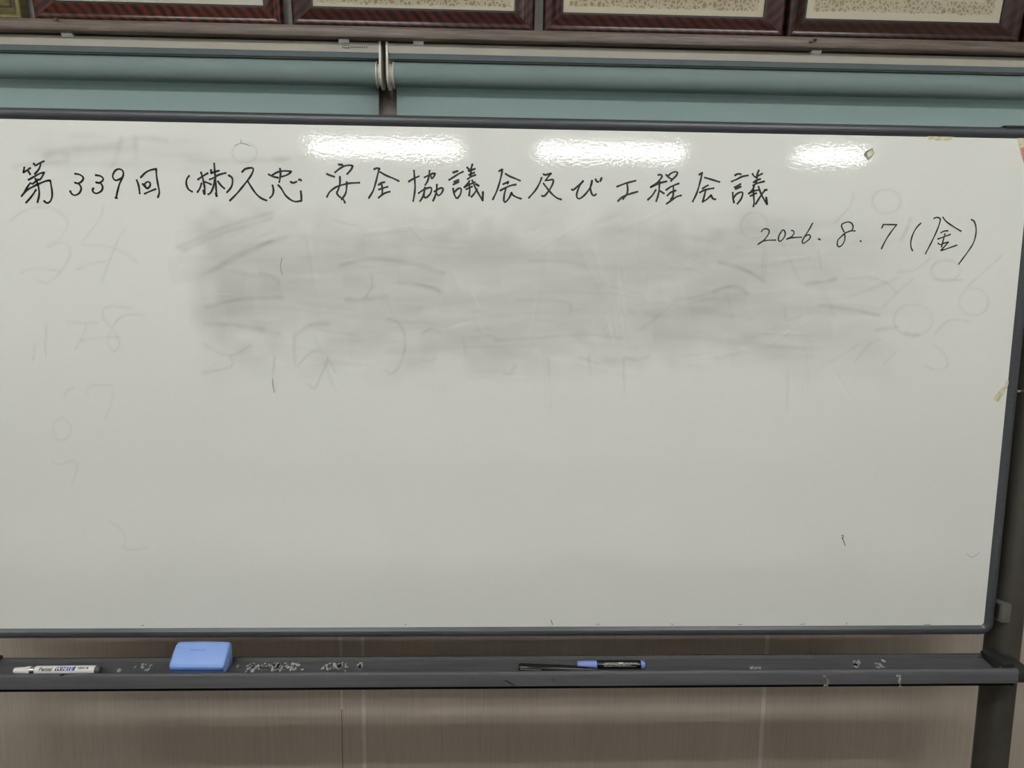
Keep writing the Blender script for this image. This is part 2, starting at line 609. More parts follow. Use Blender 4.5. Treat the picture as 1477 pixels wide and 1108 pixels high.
g = strokes_of(600, 280, 3.6925, [
    [(470, 955), (500, 960), (530, 910)], [(870, 870), (970, 905)], [(600, 355), (800, 360), (900, 380)], [(540, 565), (800, 575), (820, 650)],
    [(420, 780), (600, 770), (900, 750), (1100, 770)], [(1120, 870), (1180, 885), (1240, 860)], [(0, 480), (100, 500), (130, 520)], [(920, 860), (930, 960)],
    [(1105, 870), (1110, 1060)], [(705, 870), (708, 960)]])
GHOST += [(q, 1.9, .14) for q in g]
g = strokes_of(960, 280, 2.857, [
    ring(365, 130, 56), [(775, 0), (760, 50), (700, 115)], ring(1155, 315, 60, 45), ring(1270, 445, 61, 57),
    [(1240, 385), (1300, 330), (1390, 250)], [(1110, 575), (1170, 520), (1250, 525)], [(1100, 620), (1150, 660), (1160, 710), (1110, 725), (1065, 705)],
    [(960, 320), (1030, 310), (1090, 265)], [(1100, 350), (1220, 355)], [(740, 350), (850, 345), (930, 380), (950, 410)], [(780, 690), (850, 610), (890, 600)],
    [(900, 700), (950, 650)], [(900, 465), (960, 400), (1020, 350)], ring(1020, 520, 80, 65), [(630, 230), (640, 300)], [(490, 470), (500, 520), (560, 500)], ring(910, 30, 60, 50)])
GHOST += [(q, 1.5, .16) for q in g]
g = strokes_of(960, 280, 2.857, [[(220, 280), (320, 310), (410, 360)], [(640, 460), (760, 475), (880, 500)], [(990, 575), (1040, 580)], [(200, 400), (280, 380), (340, 410)],
                                 [(870, 560), (950, 550)], [(970, 190), (1000, 130), (1010, 100)], [(580, 370), (660, 360), (700, 350)]])
GHOST += [(q, 2.6, .22) for q in g]
g = strokes_of(0, 180, 3.077, [[(200, 130), (330, 100), (480, 90), (620, 60), (740, 70)], [(330, 110), (480, 105), (600, 95)], [(60, 185), (130, 175), (300, 160)],
                               [(540, 60), (520, 130), (500, 180)], [(600, 60), (605, 150)], [(840, 160), (1000, 165), (1280, 150)], [(200, 150), (250, 125), (300, 130)],
                               [(1220, 155), (1280, 155)]])
GHOST += [(q, 4.0, .12) for q in g]
GHOST += [(strokes_of(0, 180, 3.077, [ring(1085, 125, 56, 44)])[0], 1.3, .2)]
rng = random.Random(4)
for k in range(85):                              # streaks left by the wiping cloth
    x = rng.uniform(285, 1180); y = rng.uniform(318, 530); L = rng.uniform(40, 170); sl = rng.gauss(0.02, .09)
    GHOST.append(([(x, y), (x + L / 2, y + sl * L / 2 + rng.uniform(-4, 4)), (x + L, y + sl * L)], rng.uniform(1.2, 5), rng.choice((.045, .055, .03, -.04, -.05))))
for k in range(70):                              # bundles of fine scratches from dry wiping
    x = rng.uniform(275, 1240); y = rng.uniform(310, 540); L = rng.uniform(20, 90); an = rng.choice((rng.gauss(-.35, .2), rng.gauss(.1, .15), rng.gauss(1.4, .2)))
    for q in range(rng.randint(2, 4)):
        ox, oy = rng.uniform(-6, 6), q * rng.uniform(2.2, 4)
        GHOST.append(([(x + ox, y + oy), (x + ox + L * .5 * math.cos(an), y + oy + L * .5 * math.sin(an) + rng.uniform(-2, 2)), (x + ox + L * math.cos(an), y + oy + L * math.sin(an))],
                      rng.uniform(.9, 1.7), rng.choice((.06, .05, .07, -.05, -.06))))
for k in range(14):
    x = rng.uniform(660, 720); y = rng.uniform(360, 470)
    x = rng.choice((x, rng.uniform(870, 905)))
    GHOST.append(([(x, y), (x + rng.uniform(0, 10), y + rng.uniform(15, 45))], rng.uniform(.8, 1.6), -.09))


def make_panel():
    hx = 0.003
    nx = int((BX1 - BX0 + .008) / hx) + 1
    nz = int((BZ1 - BZ0 + .008) / hx) + 1
    xs = np.linspace(BX0 - .004, BX1 + .004, nx)
    zs = np.linspace(BZ0 - .004, BZ1 + .004, nz)
    X, Zz = np.meshgrid(xs, zs)
    U, V = to_px(X, np.full_like(X, YS), Zz)
    # wide wiped area, with a dark reflection painted into its grey
    e = 34 * (vnoise(U / 60, V / 40, 1) - .5) + 26 * (vnoise(U / 22, V / 18, 2) - .5)
    left = 272 + 9 * np.sin(V / 19.0)
    reg = sstep(left - 12, left + 60, U + e * .9) * (1 - sstep(1060, 1420, U + e)) * sstep(268, 372, V + e) * (1 - sstep(455, 572, V + e * 1.2 - 14 * np.sin(U / 90)))
    tex = .85 + .26 * (vnoise(U / 130, V / 16, 3) - .5) + .26 * (vnoise(U / 60, V / 45, 4) - .5) + .16 * (vnoise(U / 30, V / 6, 5) - .5)
    S = reg * tex * .36
    reg2 = sstep(30, 90, U + e) * (1 - sstep(250, 330, U)) * sstep(188, 215, V + e * .5) * (1 - sstep(225, 262, V + e * .4))
    S += reg2 * (.10 + .12 * (vnoise(U / 90, V / 7, 6) - .4))
    reg3 = sstep(250, 280, U) * (1 - sstep(430, 470, U)) * sstep(205, 230, V) * (1 - sstep(250, 290, V))
    S += reg3 * .06
    S += .025 * (vnoise(U / 200, V / 200, 7) - .5) + .02
    for line, hw, st in GHOST:
        P = np.array(catmull(line, 5.0))
        lo, hi = P.min(0) - hw * 3, P.max(0) + hw * 3
        sel = (U > lo[0]) & (U < hi[0]) & (V > lo[1]) & (V < hi[1])
        if not sel.any():
            continue
        u, v = U[sel], V[sel]
        best = np.full(u.shape, 1e9)
        for a, b in zip(P[:-1], P[1:]):
            ab = b - a
            t = np.clip(((u - a[0]) * ab[0] + (v - a[1]) * ab[1]) / (ab @ ab + 1e-9), 0, 1)
            d = np.hypot(u - a[0] - t * ab[0], v - a[1] - t * ab[1])
            best = np.minimum(best, d)
        S[sel] += .78 * st * np.exp(-(best / hw) ** 2) * (.55 + .9 * vnoise(u / 14, v / 14, 9))
    for k in range(46):                          # blocks left by the eraser's flat side, sharp on one edge
        cx, cy, bw, bh, an = rng.uniform(290, 1220), rng.uniform(325, 520), rng.uniform(14, 55), rng.uniform(8, 24), rng.gauss(0, .18)
        a = (U - cx) * math.cos(an) + (V - cy) * math.sin(an)
        b = -(U - cx) * math.sin(an) + (V - cy) * math.cos(an)
        S += rng.choice((.035, .045, -.035, -.03)) * sstep(-bw - 3, -bw, a) * (1 - sstep(bw * .2, bw, a)) * sstep(-bh - 4, -bh + 4, b) * (1 - sstep(bh - 4, bh + 6, b))
    S = np.clip(S, 0, 1)
    me = bpy.data.meshes.new('writing_panel')
    nv, nf = nx * nz, (nx - 1) * (nz - 1)
    co = np.stack([X.ravel(), np.full(nv, YS), Zz.ravel()], -1)
    i = np.arange(nv).reshape(nz, nx)
    fa = np.stack([i[:-1, :-1], i[:-1, 1:], i[1:, 1:], i[1:, :-1]], -1).reshape(-1, 4)
    me.vertices.add(nv); me.vertices.foreach_set('co', co.ravel().astype(np.float32))
    me.loops.add(nf * 4); me.loops.foreach_set('vertex_index', fa.ravel().astype(np.int32))
    me.polygons.add(nf); me.polygons.foreach_set('loop_start', (np.arange(nf) * 4).astype(np.int32))
    me.update(calc_edges=True)
    a = me.attributes.new('smudge', 'FLOAT', 'POINT')
    a.data.foreach_set('value', S.ravel().astype(np.float32))
    finish(me, 'enamel', None)
    return link('writing_panel', me, wb)


panel = make_panel()
panel['label'] = 'white enamel panel with grey smears of wiped ink'
mesh('back_panel', box(BX0 - .006, BX1 + .006, YS + .001, 0.018, BZ0 - .006, BZ1 + .006), 'frame', wb)

# frame: one section carried round a rectangle with rounded corners
sec = [(-.001, .008), (-.001, .0042), (.0, .0034), (.0040, -.0006), (.0050, -.0012), (.0085, -.0014), (.0120, -.0012), (.0150, .0004), (.0170, .0036), (.018, .0075), (.018, .021), (-.001, .021)]
path = []
rc = .0075
for cx, cz, a0 in ((BX1 - rc, BZ1 - rc, 0), (BX0 + rc, BZ1 - rc, 90), (BX0 + rc, BZ0 + rc, 180), (BX1 - rc, BZ0 + rc, 270)):
    for k in range(7):
        a = math.radians(a0 + k * 15)
        path.append((cx, cz, math.cos(a), math.sin(a)))
V, Fc = [], []
K = len(sec)
for cx, cz, c, s in path:
    for t, y in sec:
        V.append((cx + (rc + t) * c, y, cz + (rc + t) * s))
for i in range(len(path)):
    j = (i + 1) % len(path)
    for k in range(K):
        Fc.append((i * K + k, j * K + k, j * K + (k + 1) % K, i * K + (k + 1) % K))
fr = mesh('board_frame', (V, Fc), 'frame', wb, smooth=35)
fr['label'] = 'dark grey rounded frame round the enamel'
p0 = at(1449, 178, 0.004); p1 = at(1500, 178, 0.004)
zt = BZ1 + .018
mesh('corner_grip', extrude_x([(-.0005, zt - .002), (.001, zt + .0018), (.006, zt + .0024), (.012, zt + .0018), (.013, zt - .001)], p0.x, .012), 'blackpaint', fr)


def ribbon(lines, hw, depth=0.00035):
    """strokes in photo pixels laid on the enamel as thin ink"""
    V, Fc = [], []
    for ln in lines:
        P = catmull(ln, 1.5)
        P = [q for i, q in enumerate(P) if i == 0 or math.dist(q, P[i - 1]) > .05]
        if len(P) < 2:
            P = [P[0], (P[0][0] + .6, P[0][1] + .2)]
        W = [at(x, y, YS - depth) for x, y in P]
        r = hw * 0.00119
        base = len(V)
        k = len(W)
        ph = random.Random(int(ln[0][0] * 7 + ln[0][1] * 3)).uniform(0, 6)
        for i in range(k):
            a, b = W[max(0, i - 1)], W[min(k - 1, i + 1)]
            d = (b - a)
            L = math.hypot(d.x, d.z) or 1
            nx_, nz_ = -d.z / L, d.x / L
            rr = r * (1 + .13 * math.sin(ph + i * .5)) * (1.12 if i in (0, k - 1) else 1)
            V.append((W[i].x + nx_ * rr, W[i].y, W[i].z + nz_ * rr))
            V.append((W[i].x - nx_ * rr, W[i].y, W[i].z - nz_ * rr))
        for i in range(k - 1):
            q = base + 2 * i
            Fc.append((q, q + 1, q + 3, q + 2))
        for idx in (0, k - 1):
            q = len(V)
            rr = r * 1.12
            V += [(W[idx].x + rr * math.cos(s * math.pi / 5), W[idx].y - .00004, W[idx].z + rr * math.sin(s * math.pi / 5)) for s in range(10)]
            Fc.append(tuple(range(q, q + 10)))
    return V, Fc


def ink(name, lines, hw, mat='ink', label=None):
    V, Fc = ribbon(lines, hw)
    me = bpy.data.meshes.new(name)
    me.from_pydata(V, [], Fc)
    finish(me, mat, None)
    o = link(name, me, panel)
    if label:
        o['label'] = label
    return o


A = lambda L: strokes_of(20, 220, 13.85, L)
B = lambda L: strokes_of(90, 220, 9.23, L)
C_ = lambda L: strokes_of(260, 225, 13.85, L)
D_ = lambda L: strokes_of(340, 225, 13.85, L)
E_ = lambda L: strokes_of(465, 225, 12.31, L)
G_ = lambda L: strokes_of(580, 225, 12.31, L)
H_ = lambda L: strokes_of(700, 225, 12.31, L)
I_ = lambda L: strokes_of(815, 225, 12.31, L)
J_ = lambda L: strokes_of(920, 235, 14.77, L)
K_ = lambda L: strokes_of(1020, 235, 14.77, L)
L_ = lambda L: strokes_of(1085, 315, 12.31, L)
N_ = lambda L: strokes_of(1200, 310, 12.31, L)
O_ = lambda L: strokes_of(1300, 305, 12.31, L)
TITLE = [
    A([[(208, 300), (198, 350), (192, 395)], [(192, 395), (260, 355), (325, 312)], [(275, 350), (325, 435)], [(398, 220), (430, 260), (500, 220), (595, 175)],
       [(535, 205), (520, 290), (480, 360), (420, 425)], [(295, 545), (400, 485), (520, 420), (600, 400)], [(600, 400), (570, 475), (520, 540), (480, 545)],
       [(480, 540), (420, 590), (365, 630), (335, 605), (270, 690), (215, 785)],
       [(155, 870), (240, 770), (350, 700), (500, 625), (640, 570), (725, 560)], [(725, 560), (755, 720), (765, 860), (730, 970), (665, 1010), (605, 970)],
       [(430, 525), (480, 640), (505, 780), (500, 880), (472, 990)], [(440, 750), (350, 880), (245, 1000)]]),
    B([[(170, 283), (235, 297), (278, 335), (262, 378), (215, 410), (170, 403)], [(170, 403), (225, 425), (250, 480), (225, 540), (165, 570), (120, 545), (105, 515)]]),
    B([[(445, 302), (510, 315), (545, 350), (525, 385), (485, 405), (450, 398)], [(450, 398), (505, 410), (535, 455), (520, 510), (455, 545), (410, 525), (402, 495), (412, 478)]]),
    B([[(790, 340), (715, 372), (675, 340), (672, 300), (700, 245), (750, 220), (800, 240), (812, 290), (795, 340), (760, 420), (735, 510), (715, 605)], [(708, 602), (725, 606)]]),
    B([[(990, 370), (1015, 440), (1030, 545)], [(1045, 330), (1110, 265), (1180, 232), (1248, 220)], [(1248, 220), (1255, 320), (1275, 440), (1290, 530), (1272, 595)],
       [(1070, 420), (1105, 460), (1130, 480)], [(1130, 480), (1165, 450), (1165, 400), (1130, 392), (1095, 420), (1105, 450)], [(1098, 548), (1170, 515), (1240, 488)]]),
    C_([[(175, 400), (130, 465), (122, 560), (160, 660), (235, 712)]]),
    C_([[(415, 330), (450, 450), (485, 620), (490, 755)], [(462, 690), (480, 760)], [(355, 470), (430, 415), (545, 345)], [(425, 550), (390, 650), (345, 720)],
        [(500, 520), (555, 540), (615, 568)], [(615, 280), (620, 345)], [(620, 345), (680, 320), (770, 295)], [(590, 468), (680, 430), (760, 380), (905, 340)],
        [(678, 155), (690, 320), (705, 480), (715, 650), (730, 800)], [(708, 750), (722, 800)], [(685, 480), (660, 620), (610, 730), (560, 765)], [(755, 510), (810, 585), (880, 648)]]),
    C_([[(970, 390), (1030, 430), (1045, 510), (1020, 620), (935, 725)]]),
    D_([[(130, 315), (180, 260)], [(130, 315), (180, 265), (270, 240), (340, 245), (350, 290), (300, 400), (220, 510), (100, 660), (0, 775), (-115, 890)],
        [(250, 520), (330, 650), (420, 770), (520, 850), (615, 888)]]),
    D_([[(660, 370), (740, 410), (845, 435)], [(735, 380), (810, 335), (900, 305), (1010, 300), (1105, 312)], [(1105, 312), (1080, 345), (1010, 385), (925, 412)],
        [(885, 255), (895, 340), (885, 450), (870, 520)], [(735, 590), (755, 680), (735, 780), (685, 835)],
        [(850, 585), (910, 650), (990, 780), (1090, 870), (1190, 912), (1310, 895)], [(1310, 895), (1310, 800), (1300, 705)],
        [(1100, 520), (1150, 538), (1210, 515)], [(1262, 478), (1290, 468), (1305, 490)]]),
    E_([[(290, 153), (355, 158)], [(80, 320), (140, 345), (210, 368)], [(228, 290), (300, 230), (400, 175), (500, 165), (535, 180)], [(535, 180), (510, 240), (440, 320)],
        [(310, 370), (312, 480), (285, 590), (258, 660), (300, 720), (370, 770), (400, 830)], [(432, 465), (430, 560), (410, 670), (345, 770)],
        [(82, 725), (130, 640), (230, 560), (350, 515), (480, 485), (655, 475)]]),
    E_([[(920, 235), (970, 215), (1010, 225)], [(1010, 225), (985, 320), (945, 480), (900, 620), (825, 745)], [(1030, 288), (1130, 345), (1250, 395), (1355, 445)],
        [(1000, 512), (1045, 480), (1100, 465)], [(1048, 500), (1065, 580), (1060, 680)], [(1005, 595), (1080, 570), (1155, 548)], [(1000, 740), (1060, 690), (1120, 655), (1195, 635)]]),
    G_([[(118, 455), (200, 405), (295, 362)], [(210, 262), (222, 400), (230, 560), (215, 700), (197, 800)], [(400, 378), (460, 350), (540, 312), (585, 315)],
        [(585, 315), (560, 370), (525, 405), (510, 350), (500, 325)], [(487, 262), (475, 370), (445, 460), (412, 512)],
        [(295, 660), (350, 620), (410, 585), (500, 560), (525, 590), (500, 670), (455, 720), (410, 745), (390, 710), (395, 640), (405, 560)],
        [(400, 600), (370, 720), (320, 800)], [(575, 630), (640, 590), (700, 565), (730, 585), (700, 660), (645, 705), (615, 670)], [(617, 510), (610, 620), (580, 730), (550, 795)]]),
    G_([[(905, 295), (985, 268)], [(835, 425), (930, 365), (1000, 320), (1080, 280)], [(925, 460), (1000, 428)], [(912, 505), (1000, 465)], [(905, 580), (925, 680), (960, 745)],
        [(925, 650), (980, 590), (1030, 570), (1050, 590), (1035, 680), (985, 750)], [(1155, 205), (1205, 255)], [(1248, 150), (1225, 220), (1200, 270)], [(1180, 262), (1290, 230)],
        [(1190, 335), (1280, 295)], [(1165, 410), (1230, 365), (1300, 338)], [(1225, 260), (1215, 370)], [(1195, 445), (1150, 510), (1105, 555)], [(1110, 550), (1200, 505), (1290, 468)],
        [(1140, 590), (1240, 545)], [(1190, 490), (1200, 600), (1190, 705)], [(1245, 435), (1280, 520), (1340, 640), (1430, 790)], [(1430, 790), (1435, 640)], [(1310, 500), (1360, 530)],
        [(1330, 590), (1280, 670), (1230, 725)]]),
    H_([[(248, 268), (300, 240)], [(300, 240), (290, 320), (250, 480), (205, 620), (135, 770)], [(362, 318), (430, 360), (530, 400), (615, 438)], [(320, 500), (405, 460)], [(405, 460), (395, 490)],
        [(268, 612), (340, 575), (440, 530), (540, 508)], [(365, 570), (335, 700), (330, 800), (350, 825), (420, 750), (465, 655)], [(465, 655), (490, 695), (560, 735), (632, 758)]]),
    H_([[(1000, 388), (960, 490), (890, 610), (775, 742)], [(1035, 325), (1060, 338), (1165, 312)], [(1165, 312), (1110, 380), (1070, 435)], [(1070, 435), (1130, 430), (1200, 420), (1205, 470), (1160, 570), (1080, 680), (1040, 715), (1005, 708)],
        [(1035, 492), (1110, 590), (1200, 690), (1280, 750), (1345, 772)]]),
    I_([[(120, 595), (140, 608), (200, 560), (320, 447)], [(320, 447), (250, 550), (205, 700), (245, 760), (330, 710), (430, 590), (470, 500), (478, 440)],
        [(478, 440), (452, 540), (457, 620), (485, 690), (520, 705), (548, 682)], [(542, 415), (560, 450), (590, 460)], [(648, 392), (628, 445)]]),
    I_([[(925, 545), (1080, 485), (1250, 440)], [(1100, 490), (1112, 570), (1100, 670), (1030, 765)], [(940, 800), (1010, 735), (1100, 690), (1285, 635)]]),
    J_([[(435, 258), (485, 250), (515, 285), (480, 345), (400, 430), (275, 515)], [(275, 515), (330, 495), (470, 430), (610, 395)], [(460, 380), (455, 560), (430, 700), (392, 815)], [(380, 580), (310, 690), (215, 785)],
        [(475, 600), (555, 650)], [(605, 255), (650, 300), (715, 345)], [(650, 275), (710, 220), (790, 190), (845, 205), (820, 270), (760, 330), (708, 385)], [(605, 575), (720, 500), (870, 440)],
        [(755, 490), (760, 600), (745, 720), (705, 770)], [(630, 695), (700, 630), (805, 590)], [(615, 870), (740, 780), (830, 720), (920, 695)]]),
    K_([[(-169, 250), (-107, 215)], [(-107, 215), (-127, 310), (-187, 540), (-237, 680), (-307, 820)], [(-47, 315), (60, 345), (260, 405)], [(-97, 545), (-40, 510), (15, 480)],
        [(-155, 630), (-70, 585), (20, 560), (135, 540)], [(-35, 590), (-60, 700), (-95, 825)], [(-95, 825), (-20, 785), (85, 690)], [(85, 690), (120, 760), (175, 775)]]),
    K_([[(595, 265), (650, 235), (715, 240)], [(525, 395), (640, 345), (750, 290), (865, 268)], [(585, 520), (710, 452)], [(605, 555), (715, 505)], [(545, 635), (550, 740), (572, 845)],
        [(555, 760), (610, 680), (690, 630), (755, 630), (745, 710), (715, 780), (645, 870)], [(968, 235), (1000, 285), (1060, 320)], [(1100, 160), (1065, 250), (1055, 310)], [(1170, 230), (1060, 290)],
        [(990, 415), (1050, 370), (1130, 345)], [(980, 480), (1080, 430), (1215, 395)], [(1055, 370), (1035, 440)], [(1000, 480), (975, 560), (890, 655)], [(890, 650), (990, 600), (1090, 580)],
        [(925, 705), (1045, 645)], [(985, 560), (990, 700), (1000, 850), (985, 925)], [(1095, 510), (1140, 640), (1200, 760), (1275, 880)], [(1275, 880), (1258, 740)], [(1225, 580), (1270, 575)], [(1210, 610), (1150, 690), (1035, 875)]]),
]
DATE = [
    L_([[(165, 235), (195, 195), (250, 185), (300, 215), (290, 275), (240, 350), (180, 410), (105, 460)], [(105, 460), (180, 410), (270, 390), (415, 387)]]),
    L_([[(500, 270), (530, 215), (560, 205), (585, 250), (580, 310), (540, 375), (490, 408), (465, 380), (475, 310), (505, 250)]]),
    L_([[(700, 215), (735, 225), (740, 270), (700, 325), (615, 368)], [(615, 368), (700, 345), (875, 335)]]),
    L_([[(1070, 90), (1010, 200), (940, 310), (890, 400), (900, 445), (960, 415), (1020, 360), (1030, 310), (995, 290), (940, 320)]]),
    L_([[(1175, 365), (1205, 378)]]),
    N_([[(215, 300), (175, 220), (180, 165), (280, 125), (350, 150), (375, 210), (360, 265), (320, 290), (240, 320), (160, 390), (105, 450), (95, 530), (125, 565), (175, 540), (220, 470), (230, 400), (225, 340)],
        [(290, 300), (345, 282), (410, 285)]]),
    N_([[(505, 462), (515, 470)]]),
    N_([[(885, 230), (915, 170)], [(915, 170), (1000, 172), (1148, 175)], [(1148, 175), (1060, 290), (960, 440), (880, 600)]]),
    O_([[(345, 212), (270, 290), (205, 410), (170, 540), (175, 640), (200, 695)]]),
    O_([[(580, 125), (630, 105), (690, 130), (680, 210), (620, 370), (530, 560), (430, 750)], [(740, 105), (800, 180), (920, 265), (1060, 350)], [(705, 378), (760, 350), (825, 345)],
        [(650, 490), (760, 450), (870, 410)], [(775, 400), (745, 510), (715, 630)], [(655, 565), (690, 590), (760, 565), (835, 545)], [(835, 545), (780, 610), (705, 690)], [(705, 690), (760, 680), (985, 600)]]),
    O_([[(1245, 148), (1290, 170), (1325, 270), (1325, 400), (1280, 560), (1180, 720), (1020, 935)]]),
]
for ch in TITLE:
    ink('handwritten_character', ch, 1.32)
for ch in DATE:
    ink('handwritten_character', ch, 1.02, 'ink_thin')
# stray marks
ink('stray_mark', strokes_of(240, 280, 3.6925, [[(615, 340), (608, 390), (617, 430)]]), .45, 'tapegrey')
ink('stray_mark', strokes_of(0, 180, 3.077, [[(1040, 95), (1070, 82), (1108, 93)], [(1070, 68), (1070, 80)]]), .4, 'tapegrey')
ink('stray_mark', [[(1214, 773), (1216, 772), (1216, 776), (1214, 776)], [(1215, 776), (1217, 781), (1219, 787)]], .55, 'ink_thin')
ink('stray_mark', [[(1395, 799), (1402, 804), (1413, 797)]], .3, 'tapegrey')
ink('stray_mark', strokes_of(0, 540, 3.078, [[(1210, 20), (1212, 50), (1218, 80)]]), .5, 'tapegrey')
for x, y, dx, dy in ((797, 901, -2, -6), (584, 901, 2, .5), (971, 901, -3, -1), (1221, 901, 0, -3), (204, 903, 3, -1), (860, 901, 5, -.5), (1155, 901, 6, -1), (1333, 901, 9, 0), (1065, 901, 5, 0)):
    ink('stray_mark', [[(x, y), (x + dx, y + dy)]], .5, 'tapegrey')

# bits of old tape on the enamel
def patch(name, pts, mat, lift=.0006, parent=None):
    k = len(pts)
    a = [at(x, y, YS - lift) for x, y in pts]
    b = [at(x, y, YS - .0001) for x, y in pts]
    return mesh(name, ([tuple(q) for q in a + b], [tuple(range(k))] + [(i, (i + 1) % k, k + (i + 1) % k, k + i) for i in range(k)]), mat, parent or panel)


patch('tape_scrap', [(1432, 576), (1440, 580), (1447, 569), (1453, 558), (1456, 551), (1452, 547), (1449, 557), (1443, 562)], 'tape')
patch('tape_scrap', [(1467, 199), (1492, 200), (1492, 214), (1471, 213)], 'tape')
patch('tape_scrap', [(1471, 213), (1492, 214), (1490, 262), (1484, 250), (1476, 234)], 'tapered')
patch('tape_scrap', [(1337, 196), (1376, 197), (1372, 201), (1364, 203), (1360, 200), (1352, 203), (1346, 200), (1340, 202)], 'tape')
s1 = patch('clear_sticker', [(1245.6, 223), (1249, 218), (1258.5, 213.5), (1261, 221), (1258, 226), (1252, 231)], 'tapegrey')
patch('sticker_face', [(1250.5, 221), (1253, 218.5), (1258, 215.5), (1259.6, 221), (1256.5, 225), (1252, 228)], 'tape', .0010)

# stand: posts, feet, castors, pivot, latch
PXC, PXL = 0.052, -1.802 - 0.062
def post(xc):
    ell = [(xc + .0235 * math.cos(a) * (abs(math.cos(a)) ** -.35 if abs(math.cos(a)) > .01 else 0), .022 + .030 * math.sin(a) * (abs(math.sin(a)) ** -.35 if abs(math.sin(a)) > .01 else 0))
           for a in [k * 2 * math.pi / 28 for k in range(28)]]
    k = len(ell)
    V = [(x, y, .07) for x, y in ell] + [(x, y, 1.90) for x, y in ell]
    Fc = [(i, (i + 1) % k, k + (i + 1) % k, k + i) for i in range(k)] + [tuple(range(k)), tuple(range(2 * k - 1, k - 1, -1))]
    o = mesh('post', (V, Fc), 'post', wb, smooth=50)
    bmobj('foot', bbox(xc - .02, xc + .02, -.21, .21, .062, .092, .006), 'post', wb, 40)
    for yy in (-.19, .19):
        mesh('castor', move(lathe_x([(-.012, .018), (-.010, .026), (.010, .026), (.012, .018)], 20), (xc, yy, .026)), 'castor', wb, 40)
        mesh('castor_fork', box(xc - .017, xc + .017, yy - .012, yy + .012, .050, .066), 'blackpaint', wb)
    bmobj('cross_bar_bracket', bbox(xc - .018, xc + .018, .01, .035, .30, .34, .003), 'post', wb, 40)
    return o
for xc in (PXC, PXL):
    post(xc)
mesh('cross_bar', box(PXL, PXC, .012, .034, .305, .335), 'post', wb)
pz = at(1474, 565, .01).z
for sx, xa, xb in ((1, .0175, .030), (-1, BX0 - .030, BX0 - .0175)):
    mesh('pivot_pin', move(lathe_x([(xa, .004), (xa, .0045), (xb, .0045), (xb, .004)], 14), (0, .012, pz)), 'chrome', wb, 40)
lz0, lz1 = at(1450, 899, -.012).z, at(1450, 872, -.012).z
lx0, lx1 = at(1444.5, 885, -.012).x, at(1459, 885, -.012).x
lat = bmobj('latch', bbox(lx0, lx1, -.012, .014, lz0, lz1, .002), 'latch', wb, 40)
mesh('latch_tongue', box(.016, lx0 + .002, -.006, .008, lz0 + .006, lz1 - .004), 'blackpaint', lat)

# tray
tz = lambda z: Z0 + z
tprof = [(.004, tz(-.0410)), (.002, tz(-.0408)), (.0008, tz(-.0418)), (-.001, tz(-.0440)), (-.004, tz(-.045)), (-.0462, tz(-.045)), (-.0480, tz(-.0440)), (-.0486, tz(-.0385)), (-.0492, tz(-.0375)),
         (-.0560, tz(-.0352)), (-.0578, tz(-.0357)), (-.0592, tz(-.0372)), (-.0600, tz(-.0400)), (-.0602, tz(-.046)), (-.0602, tz(-.0600)), (-.0590, tz(-.0612)), (-.050, tz(-.0612)),
         (.002, tz(-.056)), (.004, tz(-.054))]
mesh_rear = [(.0048, tz(-.0384)), (.0022, tz(-.0382)), (.0005, tz(-.0400)), (-.0022, tz(-.0438)), (-.0016, tz(-.0447)), (.0048, tz(-.0447))]
TXL, TXR = -1.785, at(1468.5, 980, -.060).x
tray = mesh('pen_tray', extrude_x(tprof, TXL - .086, TXR), 'tray', wb, smooth=32)
mesh('rear_strip', extrude_x(mesh_rear, TXL - .05, at(1418, 945, .003).x), 'endcap', tray, 32)
mesh('shade_strip', box(TXL - .05, TXR - .004, -.0565, -.050, tz(-.0668), tz(-.0610)), 'black', tray)  # black colour stands in for the shade below the tray's front face
tray['label'] = 'long dark grey pen tray with scuffed paint'
for s in (1, -1):
    x_in, x_out = (at(1440, 966, -.049).x, TXR) if s > 0 else (-1.787, TXL - .086)
    xa = at(1416, 945, .003).x if s > 0 else at(2, 945, .003).x
    a = [(xa, .0064, tz(-.0352)), (x_in, -.0487, tz(-.0342))]
    # sloping end wall closing the trough
    V = [(xa, .0066, tz(-.0345)), (x_in, -.049, tz(-.0436)), (x_in + s * .006, -.049, tz(-.030)), (xa + s * .018, .0066, tz(-.0285)),
         (x_out, .0066, tz(-.0285)), (x_out, -.049, tz(-.030)), (xa, .0066, tz(-.046)), (x_in, -.049, tz(-.046)), (x_out, .0066, tz(-.046)), (x_out, -.049, tz(-.046))]
    Fc = [(0, 1, 2, 3), (3, 2, 5, 4), (0, 3, 4, 8, 6), (1, 7, 9, 5, 2), (4, 5, 9, 8), (0, 6, 7, 1), (6, 8, 9, 7)]
    mesh('end_cap', (V, Fc), 'endcap', tray)
    xo = TXR + .0005 if s > 0 else TXL - .112
    bmobj('end_arm', bbox(xo, xo + .0255, -.0585, .01, tz(-.062), tz(-.036), .004), 'endcap', tray, 40)
p = at(1441, 969, -.05)
mesh('rivet', move(lathe_x([(-.001, .0012), (.001, .0012)], 8), (p.x, -.0515, tz(-.0337))), 'chrome', tray)
